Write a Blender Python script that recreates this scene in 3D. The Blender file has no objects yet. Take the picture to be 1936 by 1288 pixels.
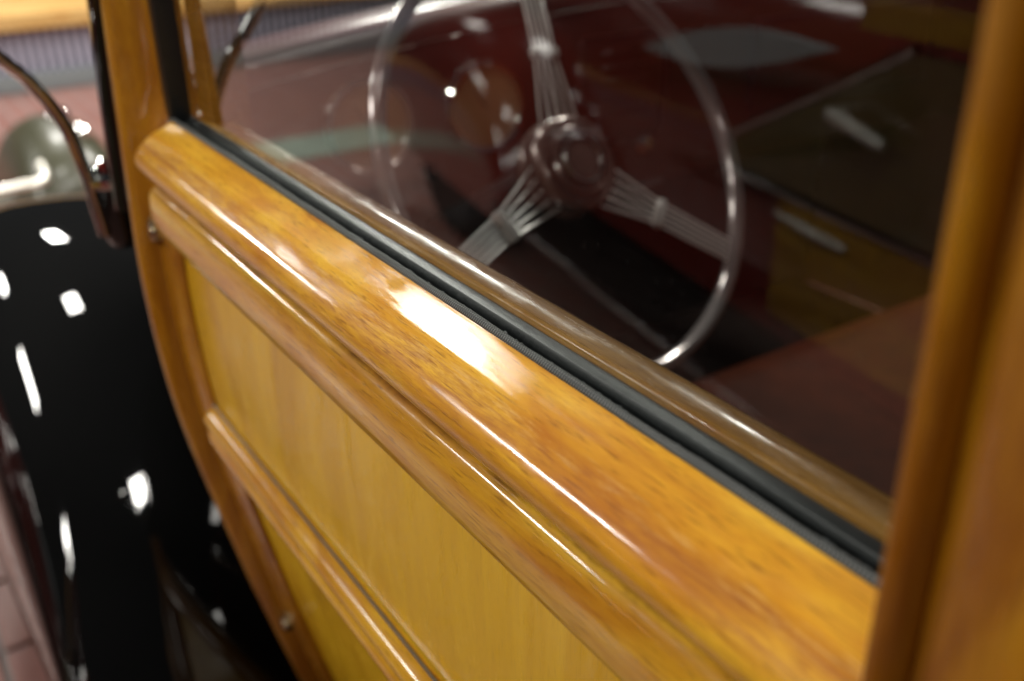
import bpy, bmesh, math, random
from mathutils import Vector, Matrix
random.seed(7)
sc = bpy.context.scene
R = math.radians

# ------------------------------------------------------------------ camera
# world: x = towards the front of the car, y = outwards from its left side, z = up (floor at 0)
cam_d = bpy.data.cameras.new('camera'); cam = bpy.data.objects.new('camera', cam_d)
sc.collection.objects.link(cam); sc.camera = cam
XC = Vector((-0.5526, -0.3613, 0.7511)); YC = Vector((-0.8333, 0.2547, -0.4906)); ZC = Vector((-0.0140, -0.8970, -0.4418))
right = Vector((XC[0], YC[0], ZC[0])); down = Vector((XC[1], YC[1], ZC[1])); fwd = Vector((XC[2], YC[2], ZC[2]))
rot = Matrix((right, -down, -fwd)).transposed()
cam.matrix_world = Matrix.Translation((0, .192, 1.275)) @ rot.to_4x4()
cam_d.sensor_width = 22.2; cam_d.lens = 22.2 * 1900 / 1936
cam_d.clip_start = .01; cam_d.clip_end = 200
cam_d.dof.use_dof = True; cam_d.dof.focus_distance = .42; cam_d.dof.aperture_fstop = 3.6; cam_d.dof.aperture_blades = 0

# ------------------------------------------------------------------ world and lamps
w = bpy.data.worlds.new('World'); sc.world = w; w.use_nodes = True
w.node_tree.nodes['Background'].inputs[0].default_value = (.9, .95, 1, 1)
w.node_tree.nodes['Background'].inputs[1].default_value = .018
sc.view_settings.view_transform = 'Standard'; sc.view_settings.look = 'None'
sc.view_settings.exposure = .2; sc.view_settings.gamma = 1
try:
    sc.cycles.use_denoising = True; sc.cycles.max_bounces = 10; sc.cycles.glossy_bounces = 6
    sc.cycles.transparent_max_bounces = 12; sc.cycles.caustics_reflective = False; sc.cycles.caustics_refractive = False
    sc.cycles.sample_clamp_indirect = 4.0
except Exception: pass
LAMP_W = 100
def lamp(x, y, z=3.1, sx=1.25, sy=.30, p=LAMP_W, col=(1, .97, .90)):
    l = bpy.data.lights.new('ceiling_tube_light', 'AREA'); l.shape = 'RECTANGLE'; l.size = sx; l.size_y = sy
    l.energy = p; l.color = col
    o = bpy.data.objects.new('ceiling_tube_light', l); o.location = (x, y, z); sc.collection.objects.link(o)
    return o
lamp(2.92, .06, sx=.42, sy=.30, p=30)
lamp(-2.6, 2.3, p=50)
lamp(.2, -.42).rotation_euler.z = R(90)
for x, y in [(1.7, -2.1), (4.5, -2.1), (3.5, 2.9), (6.6, 2.4), (.7, 3.0), (6.8, -.6)]:
    lamp(x, y)

# ------------------------------------------------------------------ materials
def nodes(name):
    m = bpy.data.materials.new(name); m.use_nodes = True
    nt = m.node_tree; b = nt.nodes['Principled BSDF']
    return m, nt, b
def N(nt, t, **kw):
    n = nt.nodes.new(t)
    for k, v in kw.items(): setattr(n, k, v)
    return n
def ramp(nt, fac, stops):
    r = N(nt, 'ShaderNodeValToRGB'); e = r.color_ramp.elements
    while len(e) < len(stops): e.new(.5)
    for i, (p, c) in enumerate(stops): e[i].position = p; e[i].color = (*c, 1)
    nt.links.new(fac, r.inputs[0]); return r.outputs[0]
def noise(nt, vec, scale, detail=4, rough=.6, dist=0):
    n = N(nt, 'ShaderNodeTexNoise'); n.inputs['Scale'].default_value = scale; n.inputs['Detail'].default_value = detail
    n.inputs['Roughness'].default_value = rough; n.inputs['Distortion'].default_value = dist
    if vec is not None: nt.links.new(vec, n.inputs['Vector'])
    return n.outputs[0]
def mapping(nt, scale, loc=(0, 0, 0), rot=(0, 0, 0)):
    tc = N(nt, 'ShaderNodeTexCoord'); mp = N(nt, 'ShaderNodeMapping')
    mp.inputs['Scale'].default_value = scale; mp.inputs['Location'].default_value = loc; mp.inputs['Rotation'].default_value = rot
    nt.links.new(tc.outputs['Object'], mp.inputs[0]); return mp.outputs[0]
def mixc(nt, fac, a, b, mode='MIX'):
    m = N(nt, 'ShaderNodeMix', data_type='RGBA', blend_type=mode)
    for s, v in ((0, fac), (6, a), (7, b)):
        if hasattr(v, 'links'): nt.links.new(v, m.inputs[s])
        else: m.inputs[s].default_value = v if s == 0 else (*v, 1)
    return m.outputs[2]
def mul(nt, a, k, op='MULTIPLY'):
    m = N(nt, 'ShaderNodeMath', operation=op)
    for i, v in enumerate((a, k)):
        if hasattr(v, 'links'): nt.links.new(v, m.inputs[i])
        else: m.inputs[i].default_value = v
    return m.outputs[0]
def bump(nt, b, h, strength, dist=.001, coat=False):
    n = N(nt, 'ShaderNodeBump'); n.inputs['Strength'].default_value = strength; n.inputs['Distance'].default_value = dist
    nt.links.new(h, n.inputs['Height']); nt.links.new(n.outputs[0], b.inputs['Normal'])
    if coat: nt.links.new(n.outputs[0], b.inputs['Coat Normal'])

def wood(name, light, mid, dark, axis='x', stain=.5, coat=1.0, worn=None, seed=0, freq=1.0, pores=.5, crough=.05, rip=.14, ior=1.47, seams=(), lines=.34):
    m, nt, b = nodes(name)
    def ax(lo, hi): return {'x': (lo, hi, hi), 'z': (hi, hi, lo), 'y': (hi, lo, hi)}[axis]
    off = (seed * 3.1, seed * 1.7, seed * 2.3)
    mott = noise(nt, mapping(nt, ax(9 * freq, 38 * freq), off), 1.0, 4, .55, .8)       # broad warm and pale clouds
    col = ramp(nt, mott, [(.30, dark), (.46, mid), (.60, light), (.78, mid)])
    grain = noise(nt, mapping(nt, ax(6 * freq, 210 * freq), off), 1.0, 3, .6, .5)      # long growth lines
    gm = ramp(nt, grain, [(.42, (0, 0, 0)), (.60, (1, 1, 1))])
    col = mixc(nt, mul(nt, gm, lines), col, tuple(c * k for c, k in zip(dark, (.85, .8, .7))))
    p = noise(nt, mapping(nt, ax(70, 1100), off), 1.0, 2, .55)                          # short dark pores
    pm = ramp(nt, p, [(.56, (0, 0, 0)), (.70, (1, 1, 1))])
    col = mixc(nt, mul(nt, pm, pores), col, tuple(c * .40 for c in dark))
    fl = noise(nt, mapping(nt, ax(240, 1500), off), 1.0, 1, .5)                         # tiny speckle
    col = mixc(nt, mul(nt, ramp(nt, fl, [(.5, (0, 0, 0)), (.75, (1, 1, 1))]), pores * .45), col, dark)
    st = noise(nt, mapping(nt, ax(4, 30), (seed * 5.1, 0, seed)), 1.0, 6, .7, 1.2)
    sm = ramp(nt, st, [(.50, (0, 0, 0)), (.70, (1, 1, 1))])                             # aged, reddish-brown stains
    col = mixc(nt, mul(nt, sm, stain), col, (dark[0] * .8, dark[1] * .55, dark[2] * .9))
    if worn:      # edge worn by hands: red-brown patina below the arris, pale scuffs on it
        tc = N(nt, 'ShaderNodeTexCoord'); sx = N(nt, 'ShaderNodeSeparateXYZ'); nt.links.new(tc.outputs['Object'], sx.inputs[0])
        pat = noise(nt, mapping(nt, (9, 60, 60), (4, 0, 0)), 1.0, 6, .7, 1.0)
        pos = mul(nt, sx.outputs['Y'], mul(nt, pat, .010), 'ADD')
        band = ramp(nt, mul(nt, pos, 20), [(worn[0] * 20, (0, 0, 0)), (worn[1] * 20, (1, 1, 1)), (worn[2] * 20, (1, 1, 1)), (worn[3] * 20, (.25, .25, .25))])
        blot = ramp(nt, noise(nt, mapping(nt, (24, 260, 260), (1, 5, 2)), 1.0, 7, .78, .6), [(.40, (.10, .10, .10)), (.60, (1, 1, 1))])
        col = mixc(nt, mul(nt, mul(nt, band, blot), .70), col, (.24, .075, .016))
        sc_ = ramp(nt, mul(nt, sx.outputs['Y'], 20), [(.30, (0, 0, 0)), (.36, (1, 1, 1)), (.41, (1, 1, 1)), (.47, (0, 0, 0))])
        sn = ramp(nt, noise(nt, mapping(nt, (40, 420, 420), (3, 1, 2)), 1.0, 6, .75), [(.50, (0, 0, 0)), (.66, (1, 1, 1))])
        col = mixc(nt, mul(nt, mul(nt, sc_, sn), .45), col, (.66, .42, .15))
    for z0, wd in seams:      # dirt and old varnish gathered in a joint
        tc = N(nt, 'ShaderNodeTexCoord'); sx = N(nt, 'ShaderNodeSeparateXYZ'); nt.links.new(tc.outputs['Object'], sx.inputs[0])
        d_ = mul(nt, mul(nt, sx.outputs['Z'], z0, 'SUBTRACT'), 0, 'ADD'); ab = mul(nt, d_, 0); ab.node.operation = 'ABSOLUTE'
        jn = noise(nt, mapping(nt, (30, 30, 30), (seed, 0, 9)), 1, 5, .7)
        k_ = mul(nt, mul(nt, ab, 1 / wd), mul(nt, jn, 1.1), 'ADD')
        col = mixc(nt, ramp(nt, k_, [(.62, (.85, .85, .85)), (1.0, (0, 0, 0))]), col, (.10, .035, .008))
    nt.links.new(col, b.inputs['Base Color'])
    b.inputs['Roughness'].default_value = .45; b.inputs['Specular IOR Level'].default_value = .12
    b.inputs['Coat Weight'].default_value = coat; b.inputs['Coat IOR'].default_value = ior
    sc2 = noise(nt, mapping(nt, ax(20, 120), (seed, 7, 3)), 1.0, 6, .7)
    cr = ramp(nt, sc2, [(.42, (crough,) * 3), (.66, (min(1, crough * 6),) * 3)])
    nt.links.new(cr, b.inputs['Coat Roughness'])
    wv = noise(nt, mapping(nt, ax(7, 40), (seed, 2, 1)), 1.0, 3, .5)
    hh = mul(nt, wv, mul(nt, p, .10), 'ADD')
    bump(nt, b, hh, rip, .0012, True)
    return m
def paint(name, col, rough=.12, coat=1.0, metal=0, spec=.5, var=.0, scale=30):
    m, nt, b = nodes(name)
    if var:
        n = noise(nt, mapping(nt, (1, 1, 1)), scale, 5, .6)
        c = ramp(nt, n, [(.3, tuple(x * (1 - var) for x in col)), (.7, tuple(min(1, x * (1 + var)) for x in col))])
        nt.links.new(c, b.inputs['Base Color'])
    else: b.inputs['Base Color'].default_value = (*col, 1)
    b.inputs['Roughness'].default_value = rough; b.inputs['Metallic'].default_value = metal
    b.inputs['Coat Weight'].default_value = coat; b.inputs['Coat Roughness'].default_value = .03
    b.inputs['Specular IOR Level'].default_value = spec
    return m
M = {}
M['rail'] = wood('rail_wood', (.61, .340, .024), (.53, .252, .013), (.38, .138, .007), 'x', .25, seed=1, pores=.7, seams=((1.0648, .0045),), worn=(.0215, .0245, .031, .036), crough=.045, rip=.12)
M['mould'] = wood('moulding_wood', (.61, .350, .026), (.53, .268, .015), (.39, .152, .008), 'x', .25, seed=2, pores=.7, seams=((1.0632, .0050), (1.0215, .0040)), crough=.045, rip=.13)
M['panel'] = wood('panel_plywood', (.60, .355, .012), (.53, .295, .008), (.40, .195, .005), 'z', .06, seed=3, freq=.35, pores=.20, crough=.06, rip=.05, coat=.5, ior=1.4, lines=.13)
M['stile'] = wood('stile_wood', (.38, .165, .008), (.32, .128, .006), (.22, .072, .004), 'z', .35, seed=4, pores=.4, crough=.06)
M['post'] = wood('post_wood', (.40, .185, .006), (.32, .130, .004), (.18, .058, .002), 'z', .5, seed=5, freq=.8, pores=.35, coat=.5, crough=.15)
M['walnut'] = wood('dark_trim_wood', (.20, .105, .022), (.15, .072, .014), (.09, .038, .008), 'x', .4, seed=6, crough=.07)
M['black'] = paint('black_lacquer', (.004, .004, .004), .03, 0)
M['blackdull'] = paint('black_satin', (.005, .005, .006), .5, 0, spec=.25)
M['maroon'] = paint('maroon_lacquer', (.11, .012, .008), .15)
M['dash'] = paint('dashboard_lacquer', (.050, .011, .008), .35, .45)
M['chrome'] = paint('chrome', (.78, .78, .76), .06, 0, 1)
M['bumper'] = paint('bumper_metal', (.80, .78, .70), .3, 0, .75)
M['wire'] = paint('spoke_steel', (.85, .81, .79), .28, 0, .68)
M['steel'] = paint('brushed_steel', (.45, .44, .43), .3, 0, 1)
M['hub'] = paint('hub_plastic', (.15, .095, .085), .27, .6, .4)
M['rim'] = paint('rim_plastic', (.26, .22, .22), .16, .6, .55)
M['greymetal'] = paint('grey_enamel', (.20, .23, .24), .35, .4)
M['olive'] = paint('olive_enamel', (.040, .039, .018), .42, .15, var=.1)
M['leather'] = paint('brown_leather', (.042, .0085, .003), .5, 0, var=.2, scale=40, spec=.02)
M['carpet'] = paint('dark_carpet', (.010, .006, .005), .95, 0, var=.3, scale=200, spec=.05)
M['brass'] = paint('brass_screw', (.55, .47, .30), .25, 0, 1)
M['tyre'] = paint('tyre_rubber', (.012, .012, .012), .6, 0)
M['dial'] = paint('gauge_face', (.34, .185, .085), .45, .1)
M['skirt'] = paint('painted_skirt', (.50, .50, .62), .5, 0, var=.1)
M['platwood'] = wood('platform_wood', (.66, .46, .20), (.58, .36, .12), (.45, .22, .06), 'y', .2, coat=.3, seed=8, freq=.3, pores=.1, crough=.3)
M['inset'] = paint('olive_brown_lacquer', (.075, .055, .018), .12, 1)
M['darkskirt'] = paint('skirt_shadow_board', (.10, .10, .13), .7, 0)  # skirt colour darkened to paint in shade between the ribs
M['dimwood'] = wood('brown_side_wood', (.30, .165, .018), (.24, .12, .011), (.16, .065, .006), 'x', .5, seed=9, freq=.4, pores=.2, coat=.5)
M['grout'] = paint('grout', (.22, .19, .18), .8, 0, var=.15, scale=20)

# woven weatherstrip and rubber
m, nt, b = nodes('woven_weatherstrip')
ck = N(nt, 'ShaderNodeTexWave', wave_type='BANDS', bands_direction='DIAGONAL'); ck.inputs['Scale'].default_value = 430
nt.links.new(mapping(nt, (1, 1, 1)), ck.inputs['Vector'])
ck2 = N(nt, 'ShaderNodeTexWave', wave_type='BANDS', bands_direction='DIAGONAL'); ck2.inputs['Scale'].default_value = 430
nt.links.new(mapping(nt, (-1, 1, 1)), ck2.inputs['Vector'])
wv = mul(nt, ck.outputs['Fac'], ck2.outputs['Fac'])
nt.links.new(ramp(nt, wv, [(.05, (.008, .009, .009)), (.6, (.10, .105, .10))]), b.inputs['Base Color'])
b.inputs['Roughness'].default_value = .6; bump(nt, b, wv, .5, .0005); M['weave'] = m
m, nt, b = nodes('channel_felt')
n1 = noise(nt, mapping(nt, (1, 1, 1)), 900, 3, .7)
nt.links.new(ramp(nt, n1, [(.35, (.006, .008, .009)), (.75, (.04, .05, .055))]), b.inputs['Base Color'])
b.inputs['Roughness'].default_value = .55; b.inputs['Coat Weight'].default_value = .0; bump(nt, b, n1, .5, .0006); M['felt'] = m
m, nt, b = nodes('channel_rubber')
n1 = noise(nt, mapping(nt, (30, 400, 400)), 1, 3, .6)
nt.links.new(ramp(nt, n1, [(.3, (.005, .006, .007)), (.8, (.013, .015, .016))]), b.inputs['Base Color'])
b.inputs['Roughness'].default_value = .38; M['rubber'] = m

# window glass: clear, mirror-like at grazing angles
def glass(name, boost, tint=(1, 1, 1), dust=False):
    m, nt, b = nodes(name); nt.nodes.remove(b)
    out = nt.nodes['Material Output']
    tr = N(nt, 'ShaderNodeBsdfTransparent'); tr.inputs[0].default_value = (*tint, 1)
    gl = N(nt, 'ShaderNodeBsdfGlossy'); gl.inputs['Roughness'].default_value = .0; gl.inputs[0].default_value = (1, 1, 1, 1)
    fr = N(nt, 'ShaderNodeFresnel'); fr.inputs[0].default_value = 1.52
    ge = N(nt, 'ShaderNodeNewGeometry')
    front = mul(nt, 1.0, ge.outputs['Backfacing'], 'SUBTRACT')
    k = mul(nt, mul(nt, fr.outputs[0], boost), front); k.node.use_clamp = True
    mx = N(nt, 'ShaderNodeMixShader'); nt.links.new(k, mx.inputs[0])
    nt.links.new(tr.outputs[0], mx.inputs[1]); nt.links.new(gl.outputs[0], mx.inputs[2]); nt.links.new(mx.outputs[0], out.inputs[0])
    if dust:
        df = N(nt, 'ShaderNodeBsdfDiffuse'); df.inputs[0].default_value = (.8, .8, .8, 1)
        sp = ramp(nt, noise(nt, mapping(nt, (1, 1, 1)), 420, 2, .5), [(.66, (0, 0, 0)), (.76, (1, 1, 1))])
        sm = ramp(nt, noise(nt, mapping(nt, (7, 7, 16), (2, 0, 0), (0, .6, 0)), 1, 6, .7, 1.5), [(.45, (0, 0, 0)), (.8, (1, 1, 1))])
        fac = mul(nt, mul(nt, mul(nt, sp, .010), mul(nt, sm, .004), 'ADD'), front)
        m2_ = N(nt, 'ShaderNodeMixShader'); nt.links.new(fac, m2_.inputs[0]); nt.links.new(mx.outputs[0], m2_.inputs[1]); nt.links.new(df.outputs[0], m2_.inputs[2])
        nt.links.new(m2_.outputs[0], out.inputs[0])
    return m
M['glass'] = glass('window_glass', 1.75, (.97, .98, .97), True); M['glass2'] = glass('windshield_glass', 1.5, (.95, .97, .96))

# bricks: floor
def brickmat(name, use_tex):
    m, nt, b = nodes(name)
    tc = mapping(nt, (1, 1, 1))
    if use_tex:
        br = N(nt, 'ShaderNodeTexBrick'); br.inputs['Scale'].default_value = 1; br.inputs['Mortar Size'].default_value = .006
        br.inputs['Brick Width'].default_value = .21; br.inputs['Row Height'].default_value = .105
        br.inputs['Color1'].default_value = (.225, .088, .068, 1); br.inputs['Color2'].default_value = (.175, .064, .050, 1)
        br.inputs['Mortar'].default_value = (.24, .19, .175, 1); br.inputs['Bias'].default_value = 0
        nt.links.new(tc, br.inputs['Vector']); col = br.outputs['Color']
    else:
        oi = N(nt, 'ShaderNodeObjectInfo')
        col = ramp(nt, oi.outputs['Random'], [(0, (.17, .062, .048)), (.5, (.215, .085, .066)), (1, (.19, .078, .066))])
    n = noise(nt, tc, 14, 6, .65)
    col = mixc(nt, mul(nt, n, .30), col, (.30, .19, .165))
    nt.links.new(col, b.inputs['Base Color']); b.inputs['Roughness'].default_value = .38
    b.inputs['Coat Weight'].default_value = .25; b.inputs['Coat Roughness'].default_value = .25
    return m
M['floor'] = brickmat('brick_floor', True); M['brick'] = brickmat('brick_face', False)
M['stripe'] = paint('grey_green_tile', (.24, .29, .235), .4, .2, var=.2, scale=8)

# ------------------------------------------------------------------ mesh helpers
col = sc.collection
def link(name, bm, mat, parent=None, smooth=True, angle=40):
    me = bpy.data.meshes.new(name)
    bmesh.ops.recalc_face_normals(bm, faces=bm.faces[:]); bm.to_mesh(me); bm.free()
    if smooth:
        me.polygons.foreach_set('use_smooth', [True] * len(me.polygons))
        try: me.set_sharp_from_angle(angle=R(angle))
        except Exception: pass
    me.materials.append(mat)
    o = bpy.data.objects.new(name, me); col.objects.link(o)
    if parent is not None:
        o.parent = parent
        if parent.parent is None and parent.type == 'EMPTY': o.location = -parent.location
    return o
def thing(name, label, cat, loc, group=None):
    o = bpy.data.objects.new(name, None); o.location = loc; col.objects.link(o)
    o['label'] = label; o['category'] = cat; o.empty_display_size = .1
    if group: o['group'] = group
    return o
def loft(rings, bm=None, closed=True, caps=True):
    bm = bm or bmesh.new(); vs = [[bm.verts.new(p) for p in r] for r in rings]; n = len(vs[0])
    for a, b_ in zip(vs, vs[1:]):
        for i in range(n if closed else n - 1):
            j = (i + 1) % n; bm.faces.new((a[i], a[j], b_[j], b_[i]))
    if caps and closed:
        bm.faces.new(vs[0]); bm.faces.new(list(reversed(vs[-1])))
    return bm
def chaikin(p, n=2, closed=True):
    for _ in range(n):
        q = []; m_ = len(p)
        rng = range(m_) if closed else range(m_ - 1)
        if not closed: q.append(p[0])
        for i in rng:
            a, b_ = p[i], p[(i + 1) % m_]
            q.append(tuple(.75 * u + .25 * v for u, v in zip(a, b_))); q.append(tuple(.25 * u + .75 * v for u, v in zip(a, b_)))
        if not closed: q.append(p[-1])
        p = q
    return p
def catmull(pts, n=8):
    pts = [Vector(p) for p in pts]; out = []
    P = [2 * pts[0] - pts[1]] + pts + [2 * pts[-1] - pts[-2]]
    for i in range(1, len(P) - 2):
        a, b_, c, d = P[i - 1:i + 3]
        for k in range(n):
            t = k / n
            out.append(.5 * (2 * b_ + (c - a) * t + (2 * a - 5 * b_ + 4 * c - d) * t * t + (3 * b_ - a - 3 * c + d) * t ** 3))
    out.append(pts[-1]); return out
def tube(path, r, seg=12, bm=None, caps=True, flat=1.0):
    path = [Vector(p) for p in path]; rings = []; up = None
    for i, p in enumerate(path):
        t = (path[min(i + 1, len(path) - 1)] - path[max(i - 1, 0)]).normalized()
        if up is None:
            up = Vector((0, 0, 1)) if abs(t.z) < .9 else Vector((1, 0, 0))
        a = (up - t * up.dot(t)).normalized(); up = a; b_ = t.cross(a)
        rr = r[i] if isinstance(r, (list, tuple)) else r
        rings.append([p + rr * (math.cos(k * 2 * math.pi / seg) * a + flat * math.sin(k * 2 * math.pi / seg) * b_) for k in range(seg)])
    return loft(rings, bm, True, caps)
def lathe(prof, origin, axis, seg=48, bm=None):
    axis = Vector(axis).normalized(); up = Vector((0, 0, 1)) if abs(axis.z) < .9 else Vector((1, 0, 0))
    a = (up - axis * up.dot(axis)).normalized(); b_ = axis.cross(a); o = Vector(origin)
    rings = [[o + axis * h + max(r, 1e-4) * (math.cos(k * 2 * math.pi / seg) * a + math.sin(k * 2 * math.pi / seg) * b_) for k in range(seg)] for r, h in prof]
    return loft(rings, bm, True, True)
def box(x0, x1, y0, y1, z0, z1, bev=0, seg=2, bm=None):
    new = bmesh.new(); bmesh.ops.create_cube(new, size=1)
    for v in new.verts: v.co = Vector(((x0 + x1) / 2 + v.co.x * (x1 - x0), (y0 + y1) / 2 + v.co.y * (y1 - y0), (z0 + z1) / 2 + v.co.z * (z1 - z0)))
    if bev: bmesh.ops.bevel(new, geom=new.edges[:], offset=bev, segments=seg, profile=.6, affect='EDGES')
    if bm is None: return new
    me = bpy.data.meshes.new('t'); new.to_mesh(me); new.free(); bm.from_mesh(me); bpy.data.meshes.remove(me); return bm
def interp(tab, z):
    if z >= tab[0][0]: return tab[0][1]
    for (a, ya), (b_, yb) in zip(tab, tab[1:]):
        if z >= b_: t = (a - z) / (a - b_); return ya + (yb - ya) * t
    return tab[-1][1]
LIP = [(1.75, -.060), (1.40, .006), (1.18, .0255), (1.10, .029), (1.04, .0315), (.99, .0335), (.95, .033), (.907, .031), (.863, .027), (.822, .0215), (.73, .004), (.645, -.013), (.56, -.033), (.50, -.048), (.35, -.085)]
def lip(z):   # smoothed side profile of the body
    return sum(interp(LIP, z + d) for d in (-.03, -.015, 0, .015, .03)) / 5
def sweep_x(prof, xs, end_round=.0, both=False):
    """profile in (y,z) swept along x; the far end closes in a rounded nose"""
    cy = sum(p[0] for p in prof) / len(prof); cz = sum(p[1] for p in prof) / len(prof)
    rings = []; x0, x1 = xs
    def ring(x, s): return [(x, cy + (y - cy) * s, cz + (z - cz) * s) for y, z in prof]
    n = 24
    st = [x0 + (x1 - end_round - x0) * i / n for i in range(n + 1)]
    rings = [ring(x, 1) for x in st]
    if end_round:
        for i in range(1, 7):
            a = i / 6 * math.pi / 2; rings.append(ring(x1 - end_round + end_round * math.sin(a), max(.25, 1 - .75 * (1 - math.cos(a)))))
    return loft(rings)

# ------------------------------------------------------------------ setting: floor and platform
bm = bmesh.new(); s = 40
f_ = bm.faces.new([bm.verts.new(p) for p in ((-s, -s, 0), (s, -s, 0), (s, s, 0), (-s, s, 0))])
floor = link('floor', bm, M['floor'], smooth=False); floor['kind'] = 'structure'
bm = bmesh.new()
bm.faces.new([bm.verts.new(p) for p in ((4.28, .75, .004), (4.66, .75, .004), (4.66, 7, .004), (4.28, 7, .004))])
st = link('tile_stripe', bm, M['stripe'], floor, smooth=False)
# the nearest bricks stand proud of their joints
bm = bmesh.new(); bm.faces.new([bm.verts.new(p) for p in ((1.0, -.32, .003), (2.62, -.32, .003), (2.62, .62, .003), (1.0, .62, .003))])
link('mortar_bed', bm, M['grout'], floor, smooth=False)
bb = box(-.098, .098, -.0465, .0465, 0, .012, .003, 1)
me = bpy.data.meshes.new('brick'); bb.to_mesh(me); bb.free(); me.materials.append(M['brick'])
for r_ in range(9):
    for c in range(7):
        o = bpy.data.objects.new('brick', me); col.objects.link(o); o.parent = floor
        o.location = (1.10 + c * .21 + (.105 if r_ % 2 else 0), -.26 + r_ * .105, .0032 + random.uniform(-.001, .001))
        o.rotation_euler = (random.uniform(-.006, .006), random.uniform(-.006, .006), random.uniform(-.01, .01))

plat = thing('display_platform', 'low wooden display platform with ribbed lavender skirt at the far left', 'platform', (6.9, .8, 0))
link('deck', box(6.56, 9.5, -3.2, 6.2, .372, .43, .008), M['platwood'], plat)
link('fascia', box(6.545, 6.557, -3.2, 6.2, .36, .445, .003), M['platwood'], plat)
link('skirt_board', box(6.645, 6.66, -3.2, 6.2, .0, .37, 0), M['darkskirt'], plat)
bb = tube([(0, 0, .02), (0, 0, .36)], .013, 8)
me = bpy.data.meshes.new('rib'); bb.to_mesh(me); bb.free(); me.materials.append(M['skirt'])
for i in range(116):
    o = bpy.data.objects.new('rib', me); col.objects.link(o); o.parent = plat; o.location = Vector((6.636, -2.4 + i * .053, 0)) - plat.location
link('plinth', box(6.60, 6.632, -3.2, 6.2, 0, .11, .004), M['greymetal'], plat)

# ------------------------------------------------------------------ the wood-bodied car
car = thing('wood_bodied_car', 'varnished wooden car body with black fender and banjo steering wheel', 'car', (.5, -.75, 0))
# --- door
bm = loft([[(x, lip(z) - .024, z) for z in [1.035 - i * .012 for i in range(14)]] for x in (.10, .74)], closed=False)
# give the plywood panel its thickness
def plate(z0, z1, off, x0, x1, mat, name, parent, th=.008, n=16, edge=0):
    zs = [z0 + (z1 - z0) * i / n for i in range(n + 1)]
    ring = lambda x: [(x, lip(z) + off, z) for z in zs] + [(x, lip(z) + off - th, z) for z in reversed(zs)]
    return link(name, loft([ring(x0), ring((x0 + x1) / 2), ring(x1)]), mat, parent)
bm.free()
door = plate(.42, 1.06, -.034, .10, .745, M['walnut'], 'door', car, .02)
plate(.862, 1.033, -.024, .10, .738, M['panel'], 'upper_panel', door)
plate(.43, .83, -.026, .10, .738, M['panel'], 'lower_panel', door)
rail = [(-.0005, 1.0990), (.0000, 1.0988), (.0004, 1.09865), (.0140, 1.09275), (.0155, 1.0920), (.0185, 1.0899), (.0225, 1.0868), (.0275, 1.0825), (.0302, 1.0780), (.0308, 1.0735), (.0300, 1.0695), (.0272, 1.0664), (.020, 1.0650), (.010, 1.0645), (-.0005, 1.0645)]
link('top_rail', sweep_x(chaikin(rail, 2), (.085, .7495), .011), M['rail'], door)
m2 = [(.004, 1.0632), (.0190, 1.0634), (.0255, 1.0618), (.0292, 1.0575), (.0308, 1.0500), (.0310, 1.0420), (.0302, 1.0335), (.0284, 1.0268), (.0235, 1.0230), (.0120, 1.0215), (.004, 1.0215)]
link('belt_moulding', sweep_x(chaikin(m2, 2), (.085, .7350), .026), M['mould'], door)
m3 = [(-.006, .8690), (.0060, .8685), (.0100, .8670), (.0145, .8640), (.0165, .8590), (.0155, .8535), (.0125, .8500), (.0120, .8470), (.0140, .8430), (.0145, .8370), (.0115, .8310), (.0030, .8270), (-.006, .8265)]
link('lower_moulding', sweep_x(chaikin(m3, 2), (.085, .738), .012), M['mould'], door)
link('metal_inlay', tube([(.085, .0058, .8683), (.732, .0058, .8683)], .0011, 8), M['steel'], door)
# front stile: flat face with a rounded lip along its front edge
def stile_ring(z):
    l = lip(z); face = l - .016
    back = -.02 if z > 1.09 else l - .05
    t = max(0, min(1, (z - 1.06) / .05)) if z < 1.11 else 1
    ye = face - .006 - .004 * t
    p = [(.7325 + .022 * t, back), (.7325 + .022 * t, ye - .006 * t), (.738 + .0185 * t, ye + .003 - .007 * t), (.752 + .0075 * t, face - .009 * t), (.764, face + .001 - .003 * t), (.7665, l - .004), (.7695, l), (.775, l + .0012), (.780, l - .0015), (.7835, l - .007), (.7845, l - .02), (.7845, back)]
    return [(x, y, z) for x, y in p]
link('front_stile', loft([stile_ring(.36 + i * (1.70 - .36) / 90) for i in range(91)]), M['stile'], door, angle=50)
# rear stile (blurred post in the foreground)
def vpost(pts, z0, z1, lean=True):
    return loft([[(x, y + (lip(z) - lip(1.10) if z < .9 else (lip(z) - lip(1.36) if z > 1.36 else 0)), z) for x, y in pts] for z in [z0 + (z1 - z0) * i / 40 for i in range(41)]])
link('rear_stile', vpost(chaikin([(.1025, -.03), (.1025, .022), (.1005, .0335), (.0970, .0365), (.0935, .0345), (.0920, .028), (.0920, -.03)], 2), .4, 1.72), M['post'], door)
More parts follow.
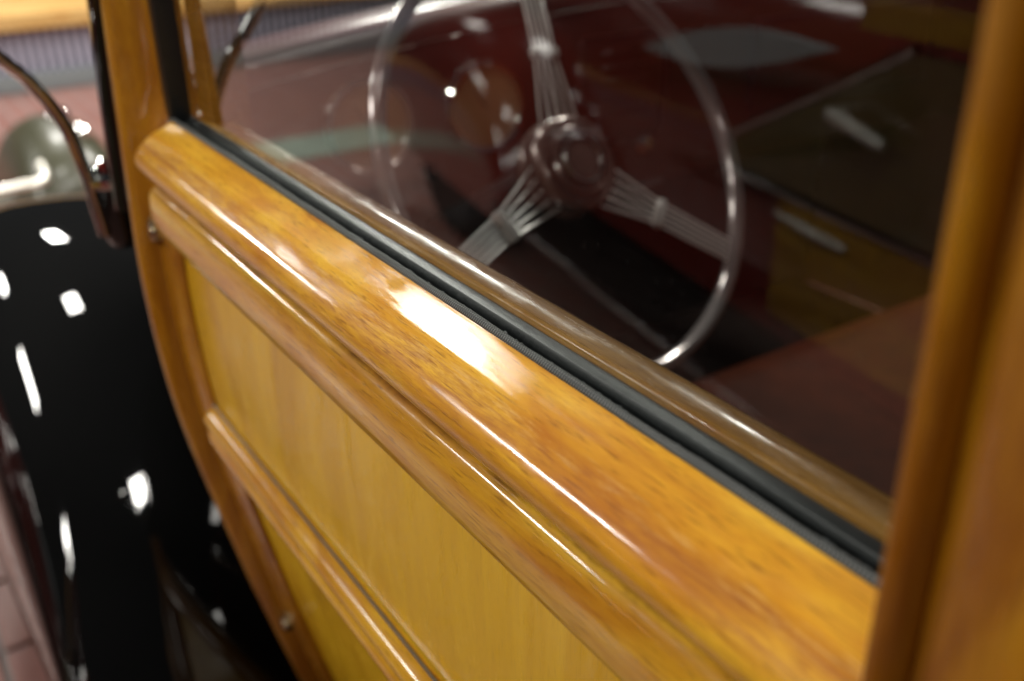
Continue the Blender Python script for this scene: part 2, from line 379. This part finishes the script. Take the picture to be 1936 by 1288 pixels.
# weatherstrip and channel
link('woven_weatherstrip', tube([(.09 + i * .02, -.0022, 1.0990 + .0003 * math.sin(i * 1.7)) for i in range(34)] , .0021, 10), M['weave'], door)
ch = [(-.0045, 1.0985), (-.0062, 1.0978), (-.0075, 1.0950), (-.0077, 1.08), (-.0045, 1.08)]
bm = bmesh.new(); n = 620; rings = []
for i in range(n + 1):                                       # flocked outer lip with a frayed edge against the glass
    j = random.uniform(-.0007, .0007); k = random.uniform(-.0004, .0008)
    rings.append([(.09 + i * .66 / n, y + (j if q in (1, 2) else 0), z + (k if q in (1, 2) else 0)) for q, (y, z) in enumerate(ch)])
link('flocked_lip', loft(rings), M['felt'], door)
ch2 = [(-.0123, 1.08), (-.0125, 1.0950), (-.0140, 1.0972), (-.0180, 1.0975), (-.0198, 1.0970), (-.0205, 1.08)]
link('window_channel', sweep_x(ch2, (.09, .752)), M['rubber'], door)
link('upright_channel', box(.7430, .7560, -.0205, -.0005, 1.095, 1.70, .002), M['rubber'], door)
g = [(-.0207, 1.06), (-.0207, 1.0975), (-.0225, 1.1000), (-.030, 1.1012), (-.0375, 1.0995), (-.043, 1.094), (-.0455, 1.085), (-.0455, 1.06)]
link('inner_sill', sweep_x(chaikin(g, 1), (.09, .752)), M['walnut'], door)
link('inner_upright', box(.708, .7420, -.050, -.0207, 1.0, 1.70, .006), M['walnut'], door)
link('window_glass', box(.085, .7445, -.0120, -.0085, 1.04, 1.66, 0), M['glass'], door, smooth=False)
for (x, z, r_) in ((.7615, 1.0140, .0095), (.7600, .597, .0085)):
    o_ = (x, lip(z) - .0125, z)
    link('screw', lathe([(r_, -.004), (r_, .003), (r_ * .92, .0046), (r_ * .6, .0058), (.0001, .0062)], o_, (0, 1, 0), 24), M['brass'], door)
# --- rear door beyond the groove
rd = link('rear_door', vpost(chaikin([(.0885, -.03), (.0885, .024), (.0868, .033), (.081, .0375), (-.02, .040), (-.25, .042), (-.25, -.03)], 1), .4, 1.72), M['post'], car)
link('door_gap_seal', box(.0880, .0925, -.03, .0265, .4, 1.7, 0), M['post'], rd)
# --- body black parts
def cowl_ring(x, inset):
    zs = [1.12 - i * .04 for i in range(20)]
    return [(x, lip(z) - .022 - inset, z) for z in zs] + [(x, lip(z) - .030 - inset, z) for z in reversed(zs)]
link('cowl_side', loft([cowl_ring(.789 + .5 * t, .16 * t * t) for t in [i / 10 for i in range(11)]]), M['black'], car)
post = [(.790, .006), (.790, .026), (.797, .0345), (.810, .0345), (.816, .026), (.816, .002)]
link('windshield_post', loft([[(x - max(0, z - 1.1) * .10, y + lip(z) - lip(1.10), z) for x, y in chaikin(post, 1)] for z in [1.022 + i * .04 for i in range(18)]]), M['black'], car)
link('cowl_top', loft([[(x, -.055 - in_ + (-1.39 + 2 * in_) * t, 1.045 + .085 * math.sin(math.pi * t) - (x - 1.0) * .05) for t in [i / 16 for i in range(17)]] for x, in_ in ((1.08, .03), (1.2, .09), (1.35, .18))], closed=False), M['black'], car)
def hood_ring(x):
    k = (x - 1.35) / 1.05; hw = .50 - .28 * k; c = -.75
    return [(x, c + hw * math.cos(a), .70 + (.36 - .10 * k) * max(0, math.sin(a)) ** .7) for a in [math.pi * i / 20 for i in range(21)]]
link('hood', loft([hood_ring(1.352 + 1.05 * i / 12) for i in range(13)], closed=False), M['black'], car)
link('firewall', box(1.335, 1.35, -1.46, -.20, .35, 1.02, 0), M['blackdull'], car)
link('roof', box(-.9, .72, -1.42, -.075, 1.70, 1.76, .02), M['blackdull'], car)
link('windshield_header', box(.70, .76, -1.45, -.06, 1.67, 1.73, .01), M['post'], car)
bm = bmesh.new(); vs = [bm.verts.new(p) for p in ((1.01, -.06, 1.115), (1.01, -1.44, 1.115), (.74, -1.40, 1.68), (.74, -.10, 1.68))]; bm.faces.new(vs)
bmesh.ops.solidify(bm, geom=bm.faces[:], thickness=.005)
link('windshield', bm, M['glass2'], car, smooth=False)
link('cabin_floor', box(-.8, 1.33, -1.40, -.09, .42, .44, 0), M['carpet'], car)
link('rocker_panel', box(-.8, .79, -.12, -.085, .30, .44, .005), M['black'], car)
pd = link('passenger_door', box(-.8, .80, -1.49, -1.45, .42, 1.10, .01), M['walnut'], car)
link('passenger_window_glass', box(.05, .75, -1.472, -1.468, 1.09, 1.68, 0), M['glass2'], pd, smooth=False)
link('passenger_front_post', box(.74, .80, -1.49, -1.44, 1.10, 1.70, .008), M['post'], pd)
link('kick_panel', box(.80, 1.34, -1.46, -1.44, .42, 1.11, 0), M['dash'], car)
# --- dashboard
def crown(y): return .062 * (1 - ((y + .75) / .70) ** 2)
dash = link('dashboard', loft([[(1.0 + dx, y, z + (crown(y) if z > 1.04 else 0)) for dx, z in [(.04, .86), (.0, .865), (-.004, .90), (-.004, 1.0), (.0, 1.045), (.003, 1.056), (.009, 1.064), (.018, 1.069), (.03, 1.071), (.10, 1.066)]] for y in [-.05 - 1.38 * i / 28 for i in range(29)]], closed=True), M['dash'], car)
def gauge(y, z, r, tilt=0):
    ax = (-1, 0, .08)
    link('gauge_bezel', lathe([(r, -.004), (r + .004, .006), (r + .001, .011), (r - .004, .010), (r - .007, .003)], (.997, y, z), ax, 48), M['chrome'], dash)
    link('gauge_face', lathe([(r - .006, -.002), (r - .006, .004), (.0001, .0045)], (.996, y, z), ax, 48), M['dial'], dash)
    link('gauge_needle', tube([(.990, y, z), (.990, y + r * .35, z + r * .5)], .0012, 6), M['brass'], dash)
gauge(-.424, 1.003, .050); gauge(-.275, 1.003, .050)
link('radio_grille', box(.990, 1.0, -.70, -.56, .93, 1.065, .012, 3), M['dash'], dash)
for i in range(6): link('grille_bar', box(.9865, .9895, -.668, -.592, .957 + i * .017, .961 + i * .017, .001, 1), M['dash'], dash)
link('dash_trim_strip', tube([(.999, y, 1.040 + crown(y)) for y in [-.06 - 1.36 * i / 24 for i in range(25)]], .0022, 8), M['chrome'], dash)
link('starter_knob', lathe([(.004, 0), (.004, .02), (.012, .022), (.012, .030), (.0001, .034)], (.994, -.645, .925), (-1, 0, .1), 24), M['chrome'], dash)
link('light_knob', lathe([(.004, 0), (.004, .02), (.011, .022), (.011, .028), (.0001, .031)], (.994, -.335, .945), (-1, 0, .1), 24), M['blackdull'], dash)
link('glovebox_lid', box(.990, .998, -1.25, -.86, .93, 1.06, .01, 3), M['dash'], dash)
# --- seat
seat = link('front_seat', box(.10, .66, -1.40, -.12, .50, .80, .06, 4), M['leather'], car)
link('seat_back', box(-.10, .12, -1.40, -.12, .55, 1.08, .06, 4), M['leather'], seat)
# --- steering wheel
WC = Vector((.757, -.382, 1.000)); WN = Vector((-.852, -.113, .512)).normalized()
WA = WN.cross(Vector((0, 1, 0))).normalized(); WB = WN.cross(WA)
def wp(r_, ang, h=0): return WC + WA * r_ * math.cos(R(ang)) + WB * r_ * math.sin(R(ang)) + WN * h
bm = bmesh.new(); seg = 96; rings = []
for i in range(seg):
    a = 360 * i / seg; ring = []
    for k in range(16):
        t = 2 * math.pi * k / 16; ring.append(wp(.215 + .0082 * math.cos(t), a, .0095 * math.sin(t)))
    rings.append(ring)
rings.append(rings[0])
bm = loft(rings, caps=False); bmesh.ops.remove_doubles(bm, verts=bm.verts[:], dist=1e-5)
wheel = link('steering_wheel', bm, M['rim'], car)
HO = .004
link('hub', lathe([(.028, -.070), (.036, -.060), (.043, -.048), (.0485, -.038), (.0500, -.032), (.0485, -.0265), (.0455, -.0245), (.0470, -.0215), (.0490, -.0150), (.0485, -.0080), (.0460, -.0030), (.0430, -.0012), (.0400, -.0024), (.0370, -.0020), (.0001, -.0020)], WC + WN * HO, WN, 64), M['hub'], wheel)
link('hub_ring', lathe([(.0345, -.003), (.0350, .0022), (.0330, .0040), (.0305, .0036), (.0290, .0012), (.0285, -.003)], WC + WN * HO, WN, 64), M['hub'], wheel)
link('horn_button', lathe([(.0235, -.003), (.0235, .0030), (.0215, .0042), (.0170, .0046), (.0001, .0052)], WC + WN * HO, WN, 64), M['hub'], wheel)
link('horn_button_ring', lathe([(.0232, .0010), (.0248, .0040), (.0236, .0066), (.0214, .0064), (.0205, .0040)], WC + WN * HO, WN, 64), M['steel'], wheel)
for ang in (177, -66, 54):
    t = Vector(-WA * math.sin(R(ang)) + WB * math.cos(R(ang)))
    for i in range(5):
        q = i - 2
        p0 = wp(.040, ang, HO - .016) + t * q * .0120; p1 = wp(.112, ang, -.006) + t * q * .0063; p2 = wp(.212, ang, 0) + t * q * .0056
        link('spoke_wire', tube([p0, p0.lerp(p1, .5), p1, p1.lerp(p2, .5), p2], [.0014, .0014, .0014, .0017, .0017], 8), M['wire'], wheel)
    c = wp(.113, ang, -.006); rad = (wp(1, ang) - WC).normalized()
    bm = box(-.0048, .0048, -.0155, .0155, -.0042, .0042, .0015, 2)
    mt = Matrix((rad, t, WN)).transposed().to_4x4(); mt.translation = c; bm.transform(mt)
    link('spoke_clamp', bm, M['wire'], wheel)
col_ = lathe([(.022, -.55), (.022, -.075), (.030, -.070), (.030, -.055)], WC + WN * HO, WN, 32)
link('steering_column', col_, M['blackdull'], car)
link('gear_lever', tube([WC - WN * .12, WC - WN * .12 + Vector((-.03, -.12, -.01)), WC - WN * .12 + Vector((-.05, -.17, 0))], .004, 8), M['chrome'], car)

# --- front fender
def fz(x):
    return .775 - .50 * (abs(1.58 - x) / .80) ** 2.3 if x < 1.58 else .775 - .42 * ((x - 1.58) / .85) ** 2.2
rings = []
for i in range(61):
    x = .80 + i * (2.38 - .80) / 60; zt = max(.275, fz(x)); yo = .119 + .045 * min(x, 1.5) - max(0, x - 2.0) * .35
    yc = -.02; zl = min(.44, zt - .05)
    ring = []
    for k in range(11):
        t = k / 10; y = -.50 + (yc + .50) * t; ring.append((x, y, zt - .16 * (1 - t) ** 2))
    for k in range(1, 25):
        a = k / 24 * math.pi / 2
        ring.append((x, yc + (yo - yc) * math.sin(a) ** .84, zl + (zt - zl) * max(0, math.cos(a)) ** .80))
    ring.append((x, yo + .004, zl - .006)); ring.append((x, yo - .004, zl - .010)); ring.append((x, yo - .010, zl))
    rings.append(ring)
fender = link('front_fender', loft(rings, closed=False), M['black'], car, angle=70)
link('front_tyre', lathe([(.20, -.07), (.30, -.075), (.335, -.05), (.34, 0), (.335, .05), (.30, .075), (.20, .07)], (1.62, .02, .34), (0, 1, 0), 48), M['tyre'], car)
link('running_board', box(-.9, .845, -.10, .118, .255, .285, .008, 3), M['blackdull'], car)
link('chassis_rail', box(-.9, 2.2, -.55, -.45, .30, .42, .01), M['blackdull'], car)
# --- mirror
mir = link('side_mirror', lathe([(.0001, -.062), (.0125, -.0615), (.0150, -.058), (.0165, -.05), (.0185, -.012), (.0185, .0)], (.868, .0255, 1.030), (-.15, .10, 1), 36), M['black'], car)
mir['label'] = 'black mirror bracket clamped beside the wooden door post'
link('clamp_cap', lathe([(.0193, -.003), (.0200, .001), (.0190, .0045), (.012, .0070), (.0001, .0075)], (.868, .0255, 1.031), (-.15, .10, 1), 36), M['chrome'], mir)
link('clamp_bolt', lathe([(.0055, 0), (.0055, .007), (.004, .010), (.0001, .0105)], (.866, .0285, 1.0375), (-.15, .10, 1), 6), M['chrome'], mir)
arm = catmull([(.868, .0375, .982), (.866, .0405, 1.010), (.862, .0440, 1.040), (.860, .0530, 1.081), (.860, .0700, 1.115), (.860, .0885, 1.1375), (.860, .106, 1.165), (.862, .118, 1.205), (.866, .130, 1.240)], 8)
link('mirror_arm', tube(arm, .0052, 16), M['chrome'], mir)
link('clamp_strap', tube([(.862, .0440, 1.036), (.864, .036, 1.0385), (.866, .027, 1.041)], .0032, 10), M['chrome'], mir)
link('mirror_head', lathe([(.0001, -.010), (.03, -.009), (.048, -.004), (.052, .003), (.050, .007), (.0001, .007)], (.872, .140, 1.290), (-1, .15, .05), 40), M['chrome'], mir)

# ------------------------------------------------------------------ olive car beyond the fender
ol = thing('olive_parked_car', 'olive rounded fender with chrome bumper end beyond the black fender', 'car', (4.1, -.35, 0))
rings = []
for i in range(21):
    a = i / 20 * math.pi; x = 4.15 - .42 * math.cos(a); h = .05 + .30 * math.sin(a) ** .6
    rings.append([(x, -.43 + .20 * math.cos(b_) * (1 if math.cos(b_) > 0 else 1.0), .02 + h * max(0, math.sin(b_)) ** .7) for b_ in [math.pi * k / 20 for k in range(21)]])
link('fender_shell', loft(rings, closed=False), M['olive'], ol)
rings = []
for i in range(21):
    a = i / 20 * math.pi; x = 4.0 - .30 * math.cos(a); h = .02 + .12 * math.sin(a) ** .5
    rings.append([(x, -.02 + .46 * math.cos(b_), .01 + h * max(0, math.sin(b_)) ** .6) for b_ in [math.pi * k / 20 for k in range(21)]])
link('body_skirt', loft(rings, closed=False), M['olive'], ol)
link('bumper', tube(catmull([(3.66, .60, .26), (3.65, .2, .26), (3.66, -.20, .262), (3.68, -.295, .265), (3.72, -.315, .275), (3.80, -.318, .29)], 6), .016, 12), M['bumper'], ol)
link('highlight_stud', lathe([(.024, 0), (.026, .02), (.02, .035), (.0001, .042)], (3.95, -.50, .335), (-.5, 0, .8), 24), M['chrome'], ol)  # chrome piece added to give one of two small highlights
link('highlight_cap', lathe([(.045, -.01), (.042, .01), (.03, .022), (.0001, .028)], (4.20, -.47, .365), (-.2, 0, 1), 24), M['chrome'], ol)  # the other added chrome piece, also for a small highlight

# ------------------------------------------------------------------ maroon car parked alongside (seen mirrored in the window)
mc = thing('maroon_parked_car', 'maroon and wood car mirrored in the window glass behind the steering wheel', 'car', (0, .84, 0))
mc.rotation_euler.z = R(11.3)
def mlink(name, bm, mat, **k):      # local frame: x along that car, y away from us
    o = link(name, bm, mat, mc, **k); o.location = (0, 0, 0); return o
def mbody(x):
    k = max(0, (x - 2.4) / 1.4); y0 = .20 + .28 * k; y1 = 1.60 - .28 * k; top = 1.03 - .06 * k; c = (y0 + y1) / 2; hw = (y1 - y0) / 2
    return [(x, c + hw * math.copysign(abs(math.cos(a)) ** .45, math.cos(a)), .34 + (top - .34) * max(0, math.sin(a)) ** .5) for a in [math.pi * i / 36 for i in range(37)]]
mlink('body', loft([mbody(-.9 + 4.66 * i / 30) for i in range(31)], closed=False), M['maroon'])
mlink('grille_shell', loft([[(x, (p[1] - .90) * k + .90, .34 + (p[2] - .34) * k) for p in mbody(3.76)] for x, k in ((3.755, .99), (3.80, .93), (3.82, .80), (3.825, .05))], closed=False), M['maroon'])
def prism(pts, y0, y1):
    return loft([[(x, y0, z) for x, z in pts], [(x, y1, z) for x, z in pts]])
mlink('lower_wood_panel', prism([(1.36, .645), (.2, .645), (.2, .40), (1.36, .40)], .192, .172), M['dimwood'], smooth=False)
mlink('door_inset', prism([(1.55, .668), (1.545, .715), (1.06, .968), (.2, .975), (.2, .668)], .192, .174), M['inset'], smooth=False)
mlink('upper_wood_panel', prism([(1.20, .99), (.2, .99), (.2, 1.035), (1.20, 1.035)], .23, .178), M['dimwood'], smooth=False)
mlink('side_strip', tube([(.2, .176, .658), (1.56, .176, .655)], .011, 10), M['chrome'])
mlink('glint_rod', tube(catmull([(1.205, .175, .850), (1.20, .14, .849), (1.16, .135, .843), (1.06, .138, .824)], 5), [.010] * 5 + [.013] * 10 + [.009], 12), M['bumper'])  # bright rod added to stand in for a lamp reflection on the door
mlink('lower_glint_rod', tube([(1.36, .168, .614), (1.25, .164, .612), (1.15, .168, .608)], [.006, .011, .007], 10), M['bumper'])  # second added rod, in place of the lower bright streak
mlink('slanted_strip', tube([(1.06, .176, .978), (1.30, .176, .852), (1.56, .176, .722)], .009, 10), M['chrome'])
mlink('cabin_roof', box(-.9, 1.1, .30, 1.50, 1.62, 1.70, .03), M['maroon'])
for x in (-.75, .30, 1.10): mlink('cabin_post', box(x, x + .05, .24, .29, 1.04, 1.64, .006), M['stile'])
for x0, x1 in ((-.68, .29), (.36, 1.09)): mlink('cabin_window', box(x0, x1, .262, .268, 1.04, 1.62, 0), M['glass2'], smooth=False)
vent = [(1.93, .845)] + [(1.93 - .667 * t, .845 + .098 * t + .042 * math.sin(math.pi * t)) for t in [k / 10 for k in range(1, 10)]] + [(1.263, .943)] + [(1.263 + .667 * t, .943 - .098 * t - .038 * math.sin(math.pi * t)) for t in [k / 10 for k in range(1, 10)]]
mlink('hood_vent', prism(vent, .192, .170), M['greymetal'], smooth=False)
mlink('running_board', box(-.2, 2.45, -.02, .19, .30, .33, .006), M['carpet'])
mlink('running_board_trim', tube([(-.2, -.024, .325), (2.45, -.024, .325)], .009, 10), M['chrome'])
def mfender(cx_, rx, h):
    rings = []
    for i in range(25):
        a = math.pi * i / 24; x = cx_ - rx * math.cos(a); top = .28 + h * max(0.02, math.sin(a)) ** .75
        rings.append([(x, .32 - .34 * math.sin(b_) ** .7, .28 + (top - .28) * max(0, math.cos(b_)) ** .5) for b_ in [math.pi / 2 * k / 14 for k in range(15)]])
    return loft(rings, closed=False)
for cx_, rx in ((3.10, .72), (-.55, .62)):
    mlink('fender', mfender(cx_, rx, .52), M['maroon'])
    mlink('tyre', lathe([(.20, -.08), (.30, -.085), (.34, -.05), (.345, 0), (.34, .05), (.30, .085), (.20, .08)], (cx_, .135, .345), (0, 1, 0), 40), M['tyre'])
    mlink('hubcap', lathe([(.20, -.03), (.17, .03), (.10, .06), (.0001, .07)], (cx_, .135, .345), (0, -1, 0), 40), M['maroon'])
